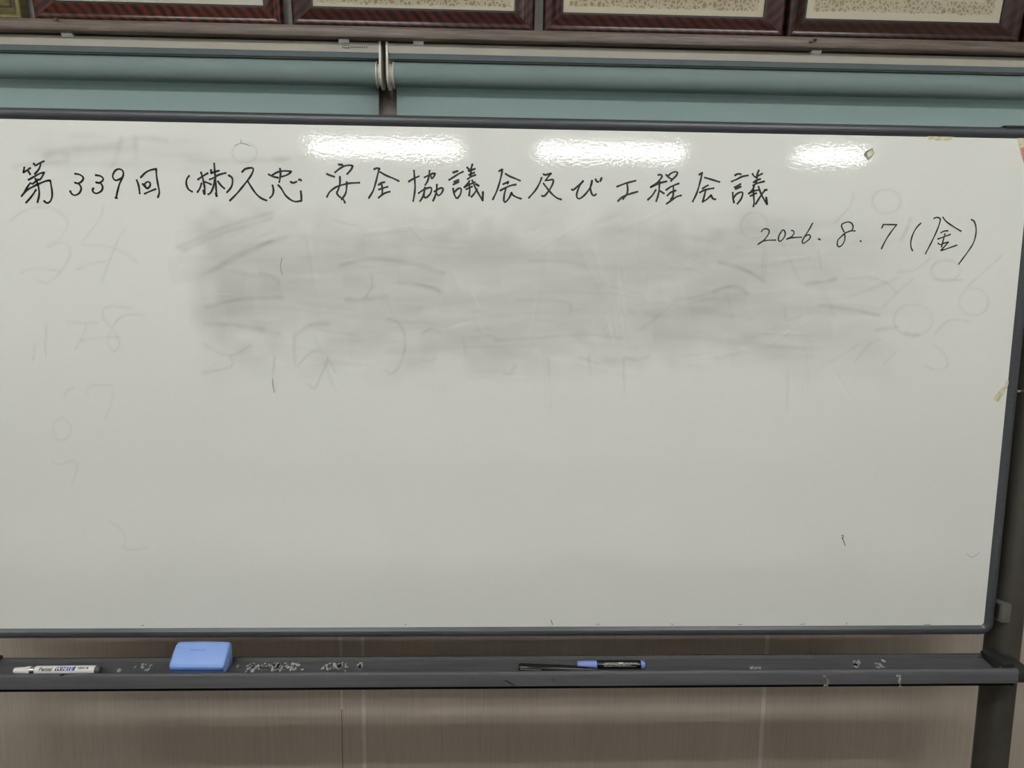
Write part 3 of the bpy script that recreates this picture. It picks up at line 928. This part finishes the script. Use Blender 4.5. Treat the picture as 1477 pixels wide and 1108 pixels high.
# scuffs: flat flakes of bare metal on the tray floor and lip
rg = random.Random(11)
V, Fc = [], []
def flake(px, py, sx, sy, where):
    if where == 'floor':
        d = F_ + R_ * ((px - PW / 2) / FPX) - U_ * ((py - PH / 2) / FPX)
        t = (tz(-.0447) - CAM.z) / d.z
        c = CAM + d * t
        if not (-.046 < c.y < -.005):
            return
    else:
        c = at(px, py, -.0605)
    k = rg.randint(5, 7)
    q = len(V)
    for i in range(k):
        a = 2 * math.pi * i / k + rg.uniform(-.25, .25)
        r = rg.uniform(.5, 1.1)
        if where == 'floor':
            V.append((c.x + sx * r * math.cos(a), min(-.004, max(-.046, c.y + sy * r * math.sin(a))), tz(-.04478)))
        else:
            V.append((c.x + sx * r * math.cos(a), -.0605, c.z + sy * r * math.sin(a)))
    Fc.append(tuple(range(q, q + k)))
for cx, cy, wx, wy, cnt in ((405, 962, 26, 5, 60), (375, 962, 22, 5, 34), (485, 961, 14, 6, 45), (519, 961, 4, 6, 16), (208, 961, 9, 6, 14), (872, 954, 6, 2, 10), (1092, 964, 6, 3, 12),
                            (1234, 957, 5, 7, 16), (1270, 960, 7, 6, 14), (172, 966, 2, 3, 4)):
    for k in range(cnt):
        flake(rg.gauss(cx, wx * .6), rg.gauss(cy, wy * .6), rg.uniform(.0013, .0042), rg.uniform(.003, .008), 'floor')
for cx, cy, wx, wy, cnt in ((1194, 983, 1.2, 5, 14), (1192, 989, 3, 1, 6), (1188, 976, 3, 1.5, 6), (1298, 981, 1.2, 6, 16), (1296, 975, 2, 1.2, 5)):
    for k in range(cnt):
        flake(rg.gauss(cx, wx * .6), rg.gauss(cy, wy * .6), rg.uniform(.0012, .0022), rg.uniform(.0014, .0026), 'face')
mesh('paint_scuffs', (V, Fc), 'chip', tray)['kind'] = 'stuff'
V, Fc = [], []
for (xa, ya), (xb, yb), hw in (((728, 981), (741, 988), .0007), ((797, 979), (799, 982), .0008), ((86, 975), (93, 972), .0010), ((361, 974), (363, 970), .0005), ((682, 980), (683, 980.5), .0008)):
    a, b = at(xa, ya, -.0606), at(xb, yb, -.0606)
    mesh('scratch', ([(a.x, a.y, a.z - hw), (b.x, b.y, b.z - hw * 1.6), (b.x, b.y, b.z + hw * .6), (a.x, a.y, a.z + hw)], [(0, 1, 2, 3)]), 'black', tray)


# ------------------------------------------------------------------ things on the tray
FLOOR = tz(-.0445)


def ray_on_z(px, py, z):
    d = F_ + R_ * ((px - PW / 2) / FPX) - U_ * ((py - PH / 2) / FPX)
    return CAM + d * ((z - CAM.z) / d.z)


def wrap(vf, r, x0, a0):
    """flat lettering (x along the pen, y round it) laid on the barrel"""
    return [(x0 + x, -r * math.cos(a0 + y / r), r * math.sin(a0 + y / r)) for x, y in vf[0]], vf[1]


def place(t, loc, rz, ry=0.0):
    t.location = loc
    t.rotation_euler = (0, ry, rz)


# white paint marker: parts built along +x from the cap tip
t = empty('white_paint_marker', (0, 0, 0))
tag(t, 'white paint marker with blue and black lettering lying on the tray', 'marker')
r = .0074
S_ = .146 / 124.0
X_ = lambda px: (px - 23) * S_
mesh('cap', lathe_x([(0, .003), (.0006, .0044), (.002, .0048), (X_(40), .0058), (X_(40.3), .0064), (X_(43), .0068), (X_(47), .0068)], 22), 'penwhite', t, 30, world=False)
mesh('collar', lathe_x([(X_(47), .0062), (X_(47.3), .0066), (X_(53.5), .0066), (X_(54), .0060)], 22), 'chrome', t, 30, world=False)
body = mesh('barrel', lathe_x([(X_(54), .006), (X_(54.6), .0072), (X_(55.5), r), (X_(139), r), (X_(140), .0071)], 26), 'penwhite', t, 30, world=False)
mesh('tail_plug', lathe_x([(X_(140), .0069), (X_(145), .0069), (X_(146.5), .0062), (X_(146.6), .002)], 22), 'pengrey', t, 30, world=False)
up = math.radians(38)
mesh('lettering', wrap(text2d('Pentel', .0088, .00022, .15), r + .00016, X_(61), up - .32), 'print', body, world=False)
def plate(x0, x1, y0, y1, sk=.0018, k=8):
    V, Fc = [], []
    for i in range(k + 1):
        y = y0 + (y1 - y0) * i / k
        s_ = sk * i / k
        V += [(x0 + s_, y), (x1 + s_, y)]
    Fc = [(2 * i, 2 * i + 1, 2 * i + 3, 2 * i + 2) for i in range(k)]
    return V, Fc
y0 = -.0022
mesh('print_block', wrap(plate(X_(84), X_(93), y0, y0 + .0072), r + .00010, 0, up), 'print', body, world=False)
mesh('print_block', wrap(plate(X_(93), X_(112), y0, y0 + .0072), r + .00011, 0, up), 'penblue', body, world=False)
mesh('lettering', wrap(text2d('W', .0092, .0002, .2), r + .00026, X_(84.6), up - .22), 'penwhite', body, world=False)
mesh('lettering', wrap(text2d('HITE', .0088, .0002, .2), r + .00026, X_(93.8), up - .2), 'penwhite', body, world=False)
mesh('lettering', wrap(text2d('100W M', .0052, .00018, .1), r + .00016, X_(115.5), up + .05), 'print', body, world=False)
a, b = ray_on_z(23, 965.5, FLOOR + r), ray_on_z(147, 965, FLOOR + r)
place(t, (a.x, -.0405, FLOOR + r + .0002), math.atan2(.0006, .146))

# black marker tapering to its far end, lying against the lip
t = empty('black_marker', (0, 0, 0))
tag(t, 'slim all-black marker resting across the tip of another marker', 'marker')
a = ray_on_z(748, 964, FLOOR + .007)
b = ray_on_z(866, 967, FLOOR + .004)
L = math.hypot(b.x - a.x, 0)
mesh('cap', lathe_x([(0, .0045), (.0008, .0066), (.0025, .0072), (L * .26, .0072), (L * .262, .0069)], 22), 'black', t, 30, world=False)
body = mesh('barrel', lathe_x([(L * .262, .0069), (L * .50, .0067), (L * .70, .0058), (L * .84, .0046), (L * .97, .0032), (L, .0018)], 22), 'black', t, 30, world=False)
mesh('clip', box(.002, L * .27, -.0077, -.0068, .0006, .0015), 'tapegrey', t, world=False)  # thin pale line drawn along the cap
V, Fc = [], []
for k in range(13):
    x = L * .33 + k * .0021
    h = (.0020, .0014, .0022, .0016)[k % 4]
    q = wrap(plate(x, x + .0013, -.0035, -.0035 + h, 0, 2), .0066, 0, .1)
    V, Fc = join((V, Fc), q)
mesh('lettering', (V, Fc), 'printlight', body, world=False)
place(t, (a.x, -.0398, FLOOR + .0076), math.atan2(-.0028, L), math.atan2(.0040, L))

# black marker with periwinkle cap and plug
t = empty('blue_capped_marker', (0, 0, 0))
tag(t, 'black marker with a periwinkle blue cap and blue end plug', 'marker')
a = ray_on_z(833, 962, FLOOR + .007)
b = ray_on_z(932, 962, FLOOR + .007)
L = b.x - a.x
mesh('cap', lathe_x([(0, .0030), (.001, .0056), (.0025, .0064), (L * .28, .0070), (L * .285, .0068)], 22), 'periwinkle', t, 30, world=False)
body = mesh('barrel', lathe_x([(L * .285, .0066), (L * .29, .0071), (L * .92, .0071), (L * .93, .0068)], 24), 'black', t, 30, world=False)
mesh('end_plug', lathe_x([(L * .93, .0065), (L * .965, .0064), (L * .99, .0050), (L, .0022)], 22), 'periwinkle', t, 30, world=False)
V, Fc = [], []
rg2 = random.Random(3)
for row, (ya, h, x0, x1) in enumerate(((.0052, .0014, .40, .88), (.0028, .0010, .36, .90), (.0012, .0010, .40, .78), (-.0006, .0009, .38, .86))):
    x = L * x0
    while x < L * x1:
        wd = rg2.uniform(.0008, .0022)
        V, Fc = join((V, Fc), wrap(plate(x, x + wd, ya, ya + h * rg2.uniform(.5, 1), 0, 2), .0072, 0, .05))
        x += wd + rg2.uniform(.0005, .0012)
V, Fc = join((V, Fc), wrap(plate(L * .60, L * .67, .0045, .0070, 0, 3), .0073, 0, .05))
mesh('lettering', (V, Fc), 'printlight', body, world=False)
place(t, (a.x, -.0300, FLOOR + .0073), math.atan2(-.0012, L))

# eraser
ep = [(-.0430, .001), (-.0440, .006), (-.0462, .0115), (-.0500, .0140), (-.0500, .0185), (-.0445, .0245), (-.034, .0330), (-.024, .0400), (-.018, .0432), (-.012, .0438), (-.008, .0415), (-.006, .035), (-.006, .010), (-.008, .001)]
t = empty('whiteboard_eraser', (0, 0, 0))
tag(t, 'pale blue plastic whiteboard eraser with rounded corners', 'eraser')
x0, x1 = 0.0, .094
bm = bmesh.new()
xs_ = [0, .0015, .005, .047, .089, .0925, .094]
sc = [.86, .95, 1, 1.0, 1, .95, .86]
cy, cz = -.027, .020
rows = []
for x, s in zip(xs_, sc):
    bow = .0012 * (1 - ((x - .047) / .047) ** 2)
    rows.append([bm.verts.new((x, cy + (y - cy) * s, max(.0006, cz + (z - cz) * s + (bow if z > .03 else 0)))) for y, z in ep])
for i in range(len(rows) - 1):
    for k in range(len(ep)):
        j = (k + 1) % len(ep)
        bm.faces.new((rows[i][k], rows[i][j], rows[i + 1][j], rows[i + 1][k]))
bm.faces.new(rows[0]); bm.faces.new(rows[-1][::-1])
body = bmobj('body', bm, 'eraserblue', t, 50, world=False)
mesh('back_ridge', extrude_x([(-.0262, .0392), (-.0256, .0402), (-.0240, .0412), (-.0236, .0400)], .003, .091), 'eraserblue', t, world=False)
mesh('front_skirt', extrude_x([(-.0435, .001), (-.0446, .006), (-.0467, .0112), (-.0506, .0138), (-.0506, .0172), (-.0480, .0172), (-.0425, .001)], .002, .092), 'eraserdeep', t, world=False)
mesh('side_slot', box(.0936, .0944, -.034, -.026, .018, .0195), 'penwhite', t, world=False)
V, Fc = [], []
for k in range(9):
    q = rg2.uniform(0, .0006)
    V, Fc = join((V, Fc), ([(.030 + k * .003, -.0305 - .0003 + q, .0361 + .0012), (.0318 + k * .003, -.0305 + q, .0362 + .0012), (.0318 + k * .003, -.0290 + q, .0374 + .0012), (.030 + k * .003, -.0290 + q, .0373 + .0012)], [(0, 1, 2, 3)]))
mesh('logo_mark', (V, Fc), 'eraserdeep', t, world=False)  # illegible embossed logo, drawn as deeper blue bars
p = at(243.5, 960, -.0500)
place(t, (p.x, 0.0, FLOOR), math.radians(-1.0))


# ------------------------------------------------------------------ roller blinds
HF = 0.170                                    # front plane of the head rails
def blind(x0, x1, bracket_ends, clips, label):
    t = tag(empty('roller_blind', ((x0 + x1) / 2, .21, 1.40)), label, 'blind', None)
    zt = at(740, 66.0, HF).z
    zb = at(740, 79.5, HF).z
    h = zt - zb
    pr = [(HF + .05, zt + .0015), (HF + .009, zt + .0015), (HF + .003, zt + .0012), (HF + .0008, zt - .0001), (HF + .0001, zt - .0015), (HF, zt - .0050), (HF + .0006, zt - .0068), (HF + .0022, zt - .0110), (HF + .0040, zb),
          (HF + .030, zb), (HF + .05, zb)]
    hr = mesh('head_rail', extrude_x(pr, x0 + .004, x1 - .004), 'cream', t, smooth=40)
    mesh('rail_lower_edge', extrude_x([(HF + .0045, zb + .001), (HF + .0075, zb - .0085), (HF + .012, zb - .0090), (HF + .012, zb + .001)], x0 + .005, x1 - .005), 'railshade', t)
    rc_ = at(740, 109.5, .182)
    cy_, cz_, rr = .200, at(740, 107.6, .184).z, .0222
    e = .0125
    V, Fc = lathe_x([(x0 + e, rr), (x1 - e, rr)], 48)
    mesh('fabric_roll', move((V, Fc), (0, cy_, cz_)), 'fabric', t, smooth=30)
    yb = cy_ + rr - .0006
    mesh('hanging_fabric', ([(x0 + e + .001, yb, 1.42), (x1 - e - .001, yb, 1.42), (x1 - e - .001, yb, cz_), (x0 + e + .001, yb, cz_)], [(0, 1, 2, 3)]), 'fabric', t)
    bmobj('bottom_bar', bbox(x0 + e, x1 - e, yb - .006, yb + .006, 1.40, 1.425, .003), 'cream', t, 40)
    for xe in bracket_ends:
        s = 1 if xe == x1 else -1
        # side plate with rounded lower end
        pts = [(HF - .002, zt + .002), (HF - .002, cz_ - .004)] + [(cy_ - (cy_ - HF + .002) * math.cos(a), cz_ - .004 - .024 * math.sin(a)) for a in [k * math.pi / 12 for k in range(1, 12)]] + [(2 * cy_ - HF + .002, cz_ - .004), (2 * cy_ - HF + .002, zt + .002)]
        xa, xb = (xe - .0045, xe - .0008) if s > 0 else (xe + .0008, xe + .0045)
        br = mesh('end_bracket', extrude_x(pts, xa, xb), 'creamplastic', t, 30)
        xd = xe - s * .0045
        mesh('roll_disc', move(lathe_x([(min(xd, xd - s * .007), .0195), (max(xd, xd - s * .007), .0195)], 32), (0, cy_, cz_ - .001)), 'creamplastic', br, 30)
        xd2 = xe - s * .0118
        mesh('disc_rim', move(lathe_x([(xd2 - .001, .0240), (xd2 + .001, .0240)], 32), (0, cy_, cz_ - .001)), 'creamplastic', br, 30)
    for px in clips:
        c = at(px, 66, HF)
        xw = .0095
        V, Fc = extrude_x([(HF + .020, zt + .002), (HF + .003, zt + .002), (HF - .001, zt - .0035), (HF - .006, zt - .0025), (HF - .008, zt + .0005), (HF - .008, zt + .0060), (HF - .006, zt + .0080), (HF + .02, zt + .0080)], c.x - xw, c.x + xw)
        cl = mesh('rail_clip', (V, Fc), 'clip', t)
        mesh('clip_slot', box(c.x - xw * .8, c.x + xw * .8, HF - .0083, HF - .0075, zt + .0034, zt + .0046), 'print', cl)
    return t, hr, zt


xm0, xm1 = at(550.2, 90, HF).x, at(556.2, 90, HF).x
bl, hr, zt = blind(-2.62, xm0, [xm0, -2.62], [497, 100], 'blue-green roller blind with a small printed label on its head rail')
br_, hr2, _ = blind(xm1, 1.15, [xm1, 1.15], [604, 1176], 'blue-green roller blind without a printed label on its head rail')
for ch in bl.children:
    pass
# tiny printed label
la, lb_ = at(494, 67.5, HF), at(505, 67.5, HF)
zl = at(500, 67.4, HF).z
lab = mesh('rail_label', box(la.x, lb_.x, HF - .0003, HF + .0002, zl - .0023, zl + .0023), 'print', hr)
V, Fc = [], []
for k in range(4):
    xx = la.x + .0014 + k * .0034
    V, Fc = join((V, Fc), box(xx, xx + .0022, HF - .0006, HF - .0002, zl - .0012, zl + .0013))
mesh('label_letters', (V, Fc), 'printlight', lab)
V, Fc = [], []
for k in range(9):
    xx = lb_.x + .0014 + k * .0021
    V, Fc = join((V, Fc), box(xx, xx + .0012, HF - .0003, HF + .0002, zl - .0006, zl + (.0006 if k % 2 else .001)))
for k in range(3):
    xx = lb_.x + .0215 + k * .0042
    V, Fc = join((V, Fc), box(xx, xx + .0008, HF - .0003, HF + .0002, zl - .0014, zl + .0014), box(xx, xx + .0024, HF - .0003, HF + .0002, zl - (.0014 if k % 2 else -.0008), zl - (.0008 if k % 2 else -.0014)))
mesh('label_letters', (V, Fc), 'print', hr)


# ------------------------------------------------------------------ framed certificates on the rail
LEAN = math.radians(9.0)
def member(L, wd, prof):
    """mitred moulding along +x, outer edge at z=0, inner at z=wd; profile (z across 0..1, depth towards -y)"""
    V, Fc = [], []
    for z, y in prof:
        zz = z * wd
        V += [(zz, y, zz), (L - zz, y, zz)]
    k = len(prof)
    Fc = [(2 * i, 2 * i + 1, 2 * ((i + 1) % k) + 1, 2 * ((i + 1) % k)) for i in range(k)]
    Fc += [tuple(range(0, 2 * k, 2)), tuple(range(1, 2 * k, 2))[::-1]]
    return V, Fc


PROF = [(0, 0.0), (0, -.011), (.02, -.0138), (.06, -.0163), (.11, -.0180), (.16, -.0188), (.20, -.0190), (.25, -.01885), (.30, -.01865), (.35, -.01835), (.40, -.0179), (.46, -.0166), (.52, -.0150), (.66, -.0118), (.86, -.0085), (.90, -.0080), (1.0, -.0068), (1.0, 0)]


def picture_frame(name, x0, x1, zb, h, wd, mat, label, paper, gold=None, inset=.012, band=.020, yb=.1615, cat='certificate'):
    """x0..x1 outer width, foot on the rail, leaning out from the wall at the top"""
    W_ = x1 - x0
    t = empty(name, (0, 0, 0))
    tag(t, label, cat)
    for (L, rot, off) in ((W_, 0, (0, 0, 0)), (h, 1, (W_, 0, 0)), (W_, 2, (W_, 0, h)), (h, 3, (0, 0, h))):
        V, Fc = member(L, wd, PROF)
        o = mesh('frame_member', (V, Fc), mat, t, 25, world=False)
        o.location = off
        o.rotation_euler = (0, -rot * math.pi / 2, 0)
    iw, ih = W_ - 2 * wd, h - 2 * wd
    li = .0032
    mesh('inner_lip', join(box(wd - .001, W_ - wd + .001, -.0066, -.002, wd - .001, wd + li), box(wd - .001, W_ - wd + .001, -.0066, -.002, h - wd - li, h - wd + .001),
                           box(wd - .001, wd + li, -.0066, -.002, wd, h - wd), box(W_ - wd - li, W_ - wd + .001, -.0066, -.002, wd, h - wd)), 'black_lip', t, world=False)
    pm = paper if not isinstance(paper, tuple) else cert_paper(name + '_paper', iw, ih, paper, gold, inset, band)
    V, Fc = box(-iw / 2, iw / 2, -.0006, .0006, -ih / 2, ih / 2)
    o = mesh('certificate_sheet', (V, Fc), pm, t, world=False)
    o.location = (W_ / 2, -.0025, h / 2)
    mesh('glass_pane', box(wd + li, W_ - wd - li, -.0046, -.0040, wd + li, h - wd - li), 'glass', t, world=False)
    mesh('backing_board', box(.006, W_ - .006, .0004, .006, .006, h - .006), 'black_lip', t, world=False)
    t.location = (x0, yb + .012, zb + .0004)
    t.rotation_euler = (LEAN, 0, 0)
    return t


FY = .168
fx = lambda px, py: at(px, py, FY - .008).x
ZF = SH_T
picture_frame('framed_certificate', fx(-330, 22), fx(34.5, 25), ZF, .36, .022, 'olive', 'olive gilt frame with brocade mount standing on the wooden rail', M['olivecloth'], cat='picture')
picture_frame('framed_certificate', fx(50.5, 27), fx(409, 33), ZF, .40, .033, 'tortoise', 'reddish striped frame with plain cream margin beside the olive gilt frame', (212, 209, 196), (170, 152, 116), .060, .022)
picture_frame('framed_certificate', fx(421.5, 33), fx(771, 42.5), ZF, .40, .034, 'tortoisedark', 'striped dark red frame above the joint between the two roller blinds', (206, 199, 176), (140, 120, 82), .010, .022)
picture_frame('framed_certificate', fx(783, 42), fx(1129, 50.3), ZF, .40, .034, 'mahogany', 'dark mahogany frame whose certificate has a dense gold border', (206, 198, 174), (140, 119, 80), .014, .020)
picture_frame('framed_certificate', fx(1132.8, 50), fx(1469, 57.5), ZF, .40, .034, 'umber', 'umber brown frame with wide cream margin under the gold scrollwork', (210, 203, 182), (152, 134, 96), .017, .022)
picture_frame('framed_certificate', fx(1474, 58), fx(1820, 64), ZF, .40, .034, 'umber', 'dark frame standing past the umber brown frame, almost cut off', (210, 203, 182), (152, 134, 96), .017, .022)


# ------------------------------------------------------------------ furniture mirrored in the board's gloss
def table(x0, x1, y0, y1, label):
    t = tag(empty('meeting_table', ((x0 + x1) / 2, (y0 + y1) / 2, 0)), label, 'table')
    bmobj('table_top', bbox(x0, x1, y0, y1, .672, .70, .004), 'tabletop', t, 40)
    for x in (x0 + .12, x1 - .12):
        for y in (y0 + .1, y1 - .1):
            mesh('leg', move(extrude_x([(-.02, 0), (-.02, .672), (.02, .672), (.02, 0)], -.02, .02), (x, y, 0)), 'steel', t)
    mesh('apron', box(x0 + .12, x1 - .12, (y0 + y1) / 2 - .015, (y0 + y1) / 2 + .015, .60, .672), 'steel', t)
    return t


table(-3.4, -1.22, -2.52, -1.31, 'pale laminate meeting table facing the left half of the whiteboard')
table(-1.20, 1.24, -2.52, -1.31, 'pale laminate meeting table facing the right half of the whiteboard')
table(-3.4, 1.26, -3.74, -3.06, 'long pale table in the second row from the whiteboard')


def chair():
    t = empty('office_chair', (0, 0, 0))
    tag(t, 'grey fabric chair with an arched back pushed up to the pale table', 'chair', 'chairs along the table facing the whiteboard')
    bmobj('seat', bbox(-.22, .22, -.42, .0, .40, .45, .02, 3), 'chairfab', t, 40, world=False)
    pts = [(-.20, .52), (-.215, .66), (-.20, .74)] + [(.20 * -math.cos(a), .76 + .062 * math.sin(a)) for a in [k * math.pi / 10 for k in range(1, 10)]] + [(.20, .74), (.215, .66), (.20, .52)]
    k = len(pts)
    V = [(x, .02, z) for x, z in pts] + [(x, .055, z) for x, z in pts]
    mesh('backrest', (V, [tuple(range(k)), tuple(range(2 * k - 1, k - 1, -1))] + [(i, (i + 1) % k, k + (i + 1) % k, k + i) for i in range(k)]), 'chairfab', t, 40, world=False)
    for sx in (-1, 1):
        for yy in (-.38, -.02):
            mesh('leg', box(sx * .2 - .011, sx * .2 + .011, yy - .011, yy + .011, 0, .41), 'steel', t, world=False)
        mesh('back_upright', box(sx * .15 - .01, sx * .15 + .01, .0, .02, .41, .70), 'steel', t, world=False)
    return t


c0 = chair()
c0.location = (-1.94, -1.13, 0)
c0['label'] = 'grey fabric chair with an arched back opposite the pale blue eraser'
for x, what in ((-.57, 'the black markers'), (.26, 'the latch of the whiteboard')):
    o = c0.copy(); COL.objects.link(o); o.location = (x, -1.13, 0)
    o['label'] = 'grey fabric chair with an arched back opposite ' + what
    for ch in c0.children:
        k = ch.copy(); COL.objects.link(k); k.parent = o
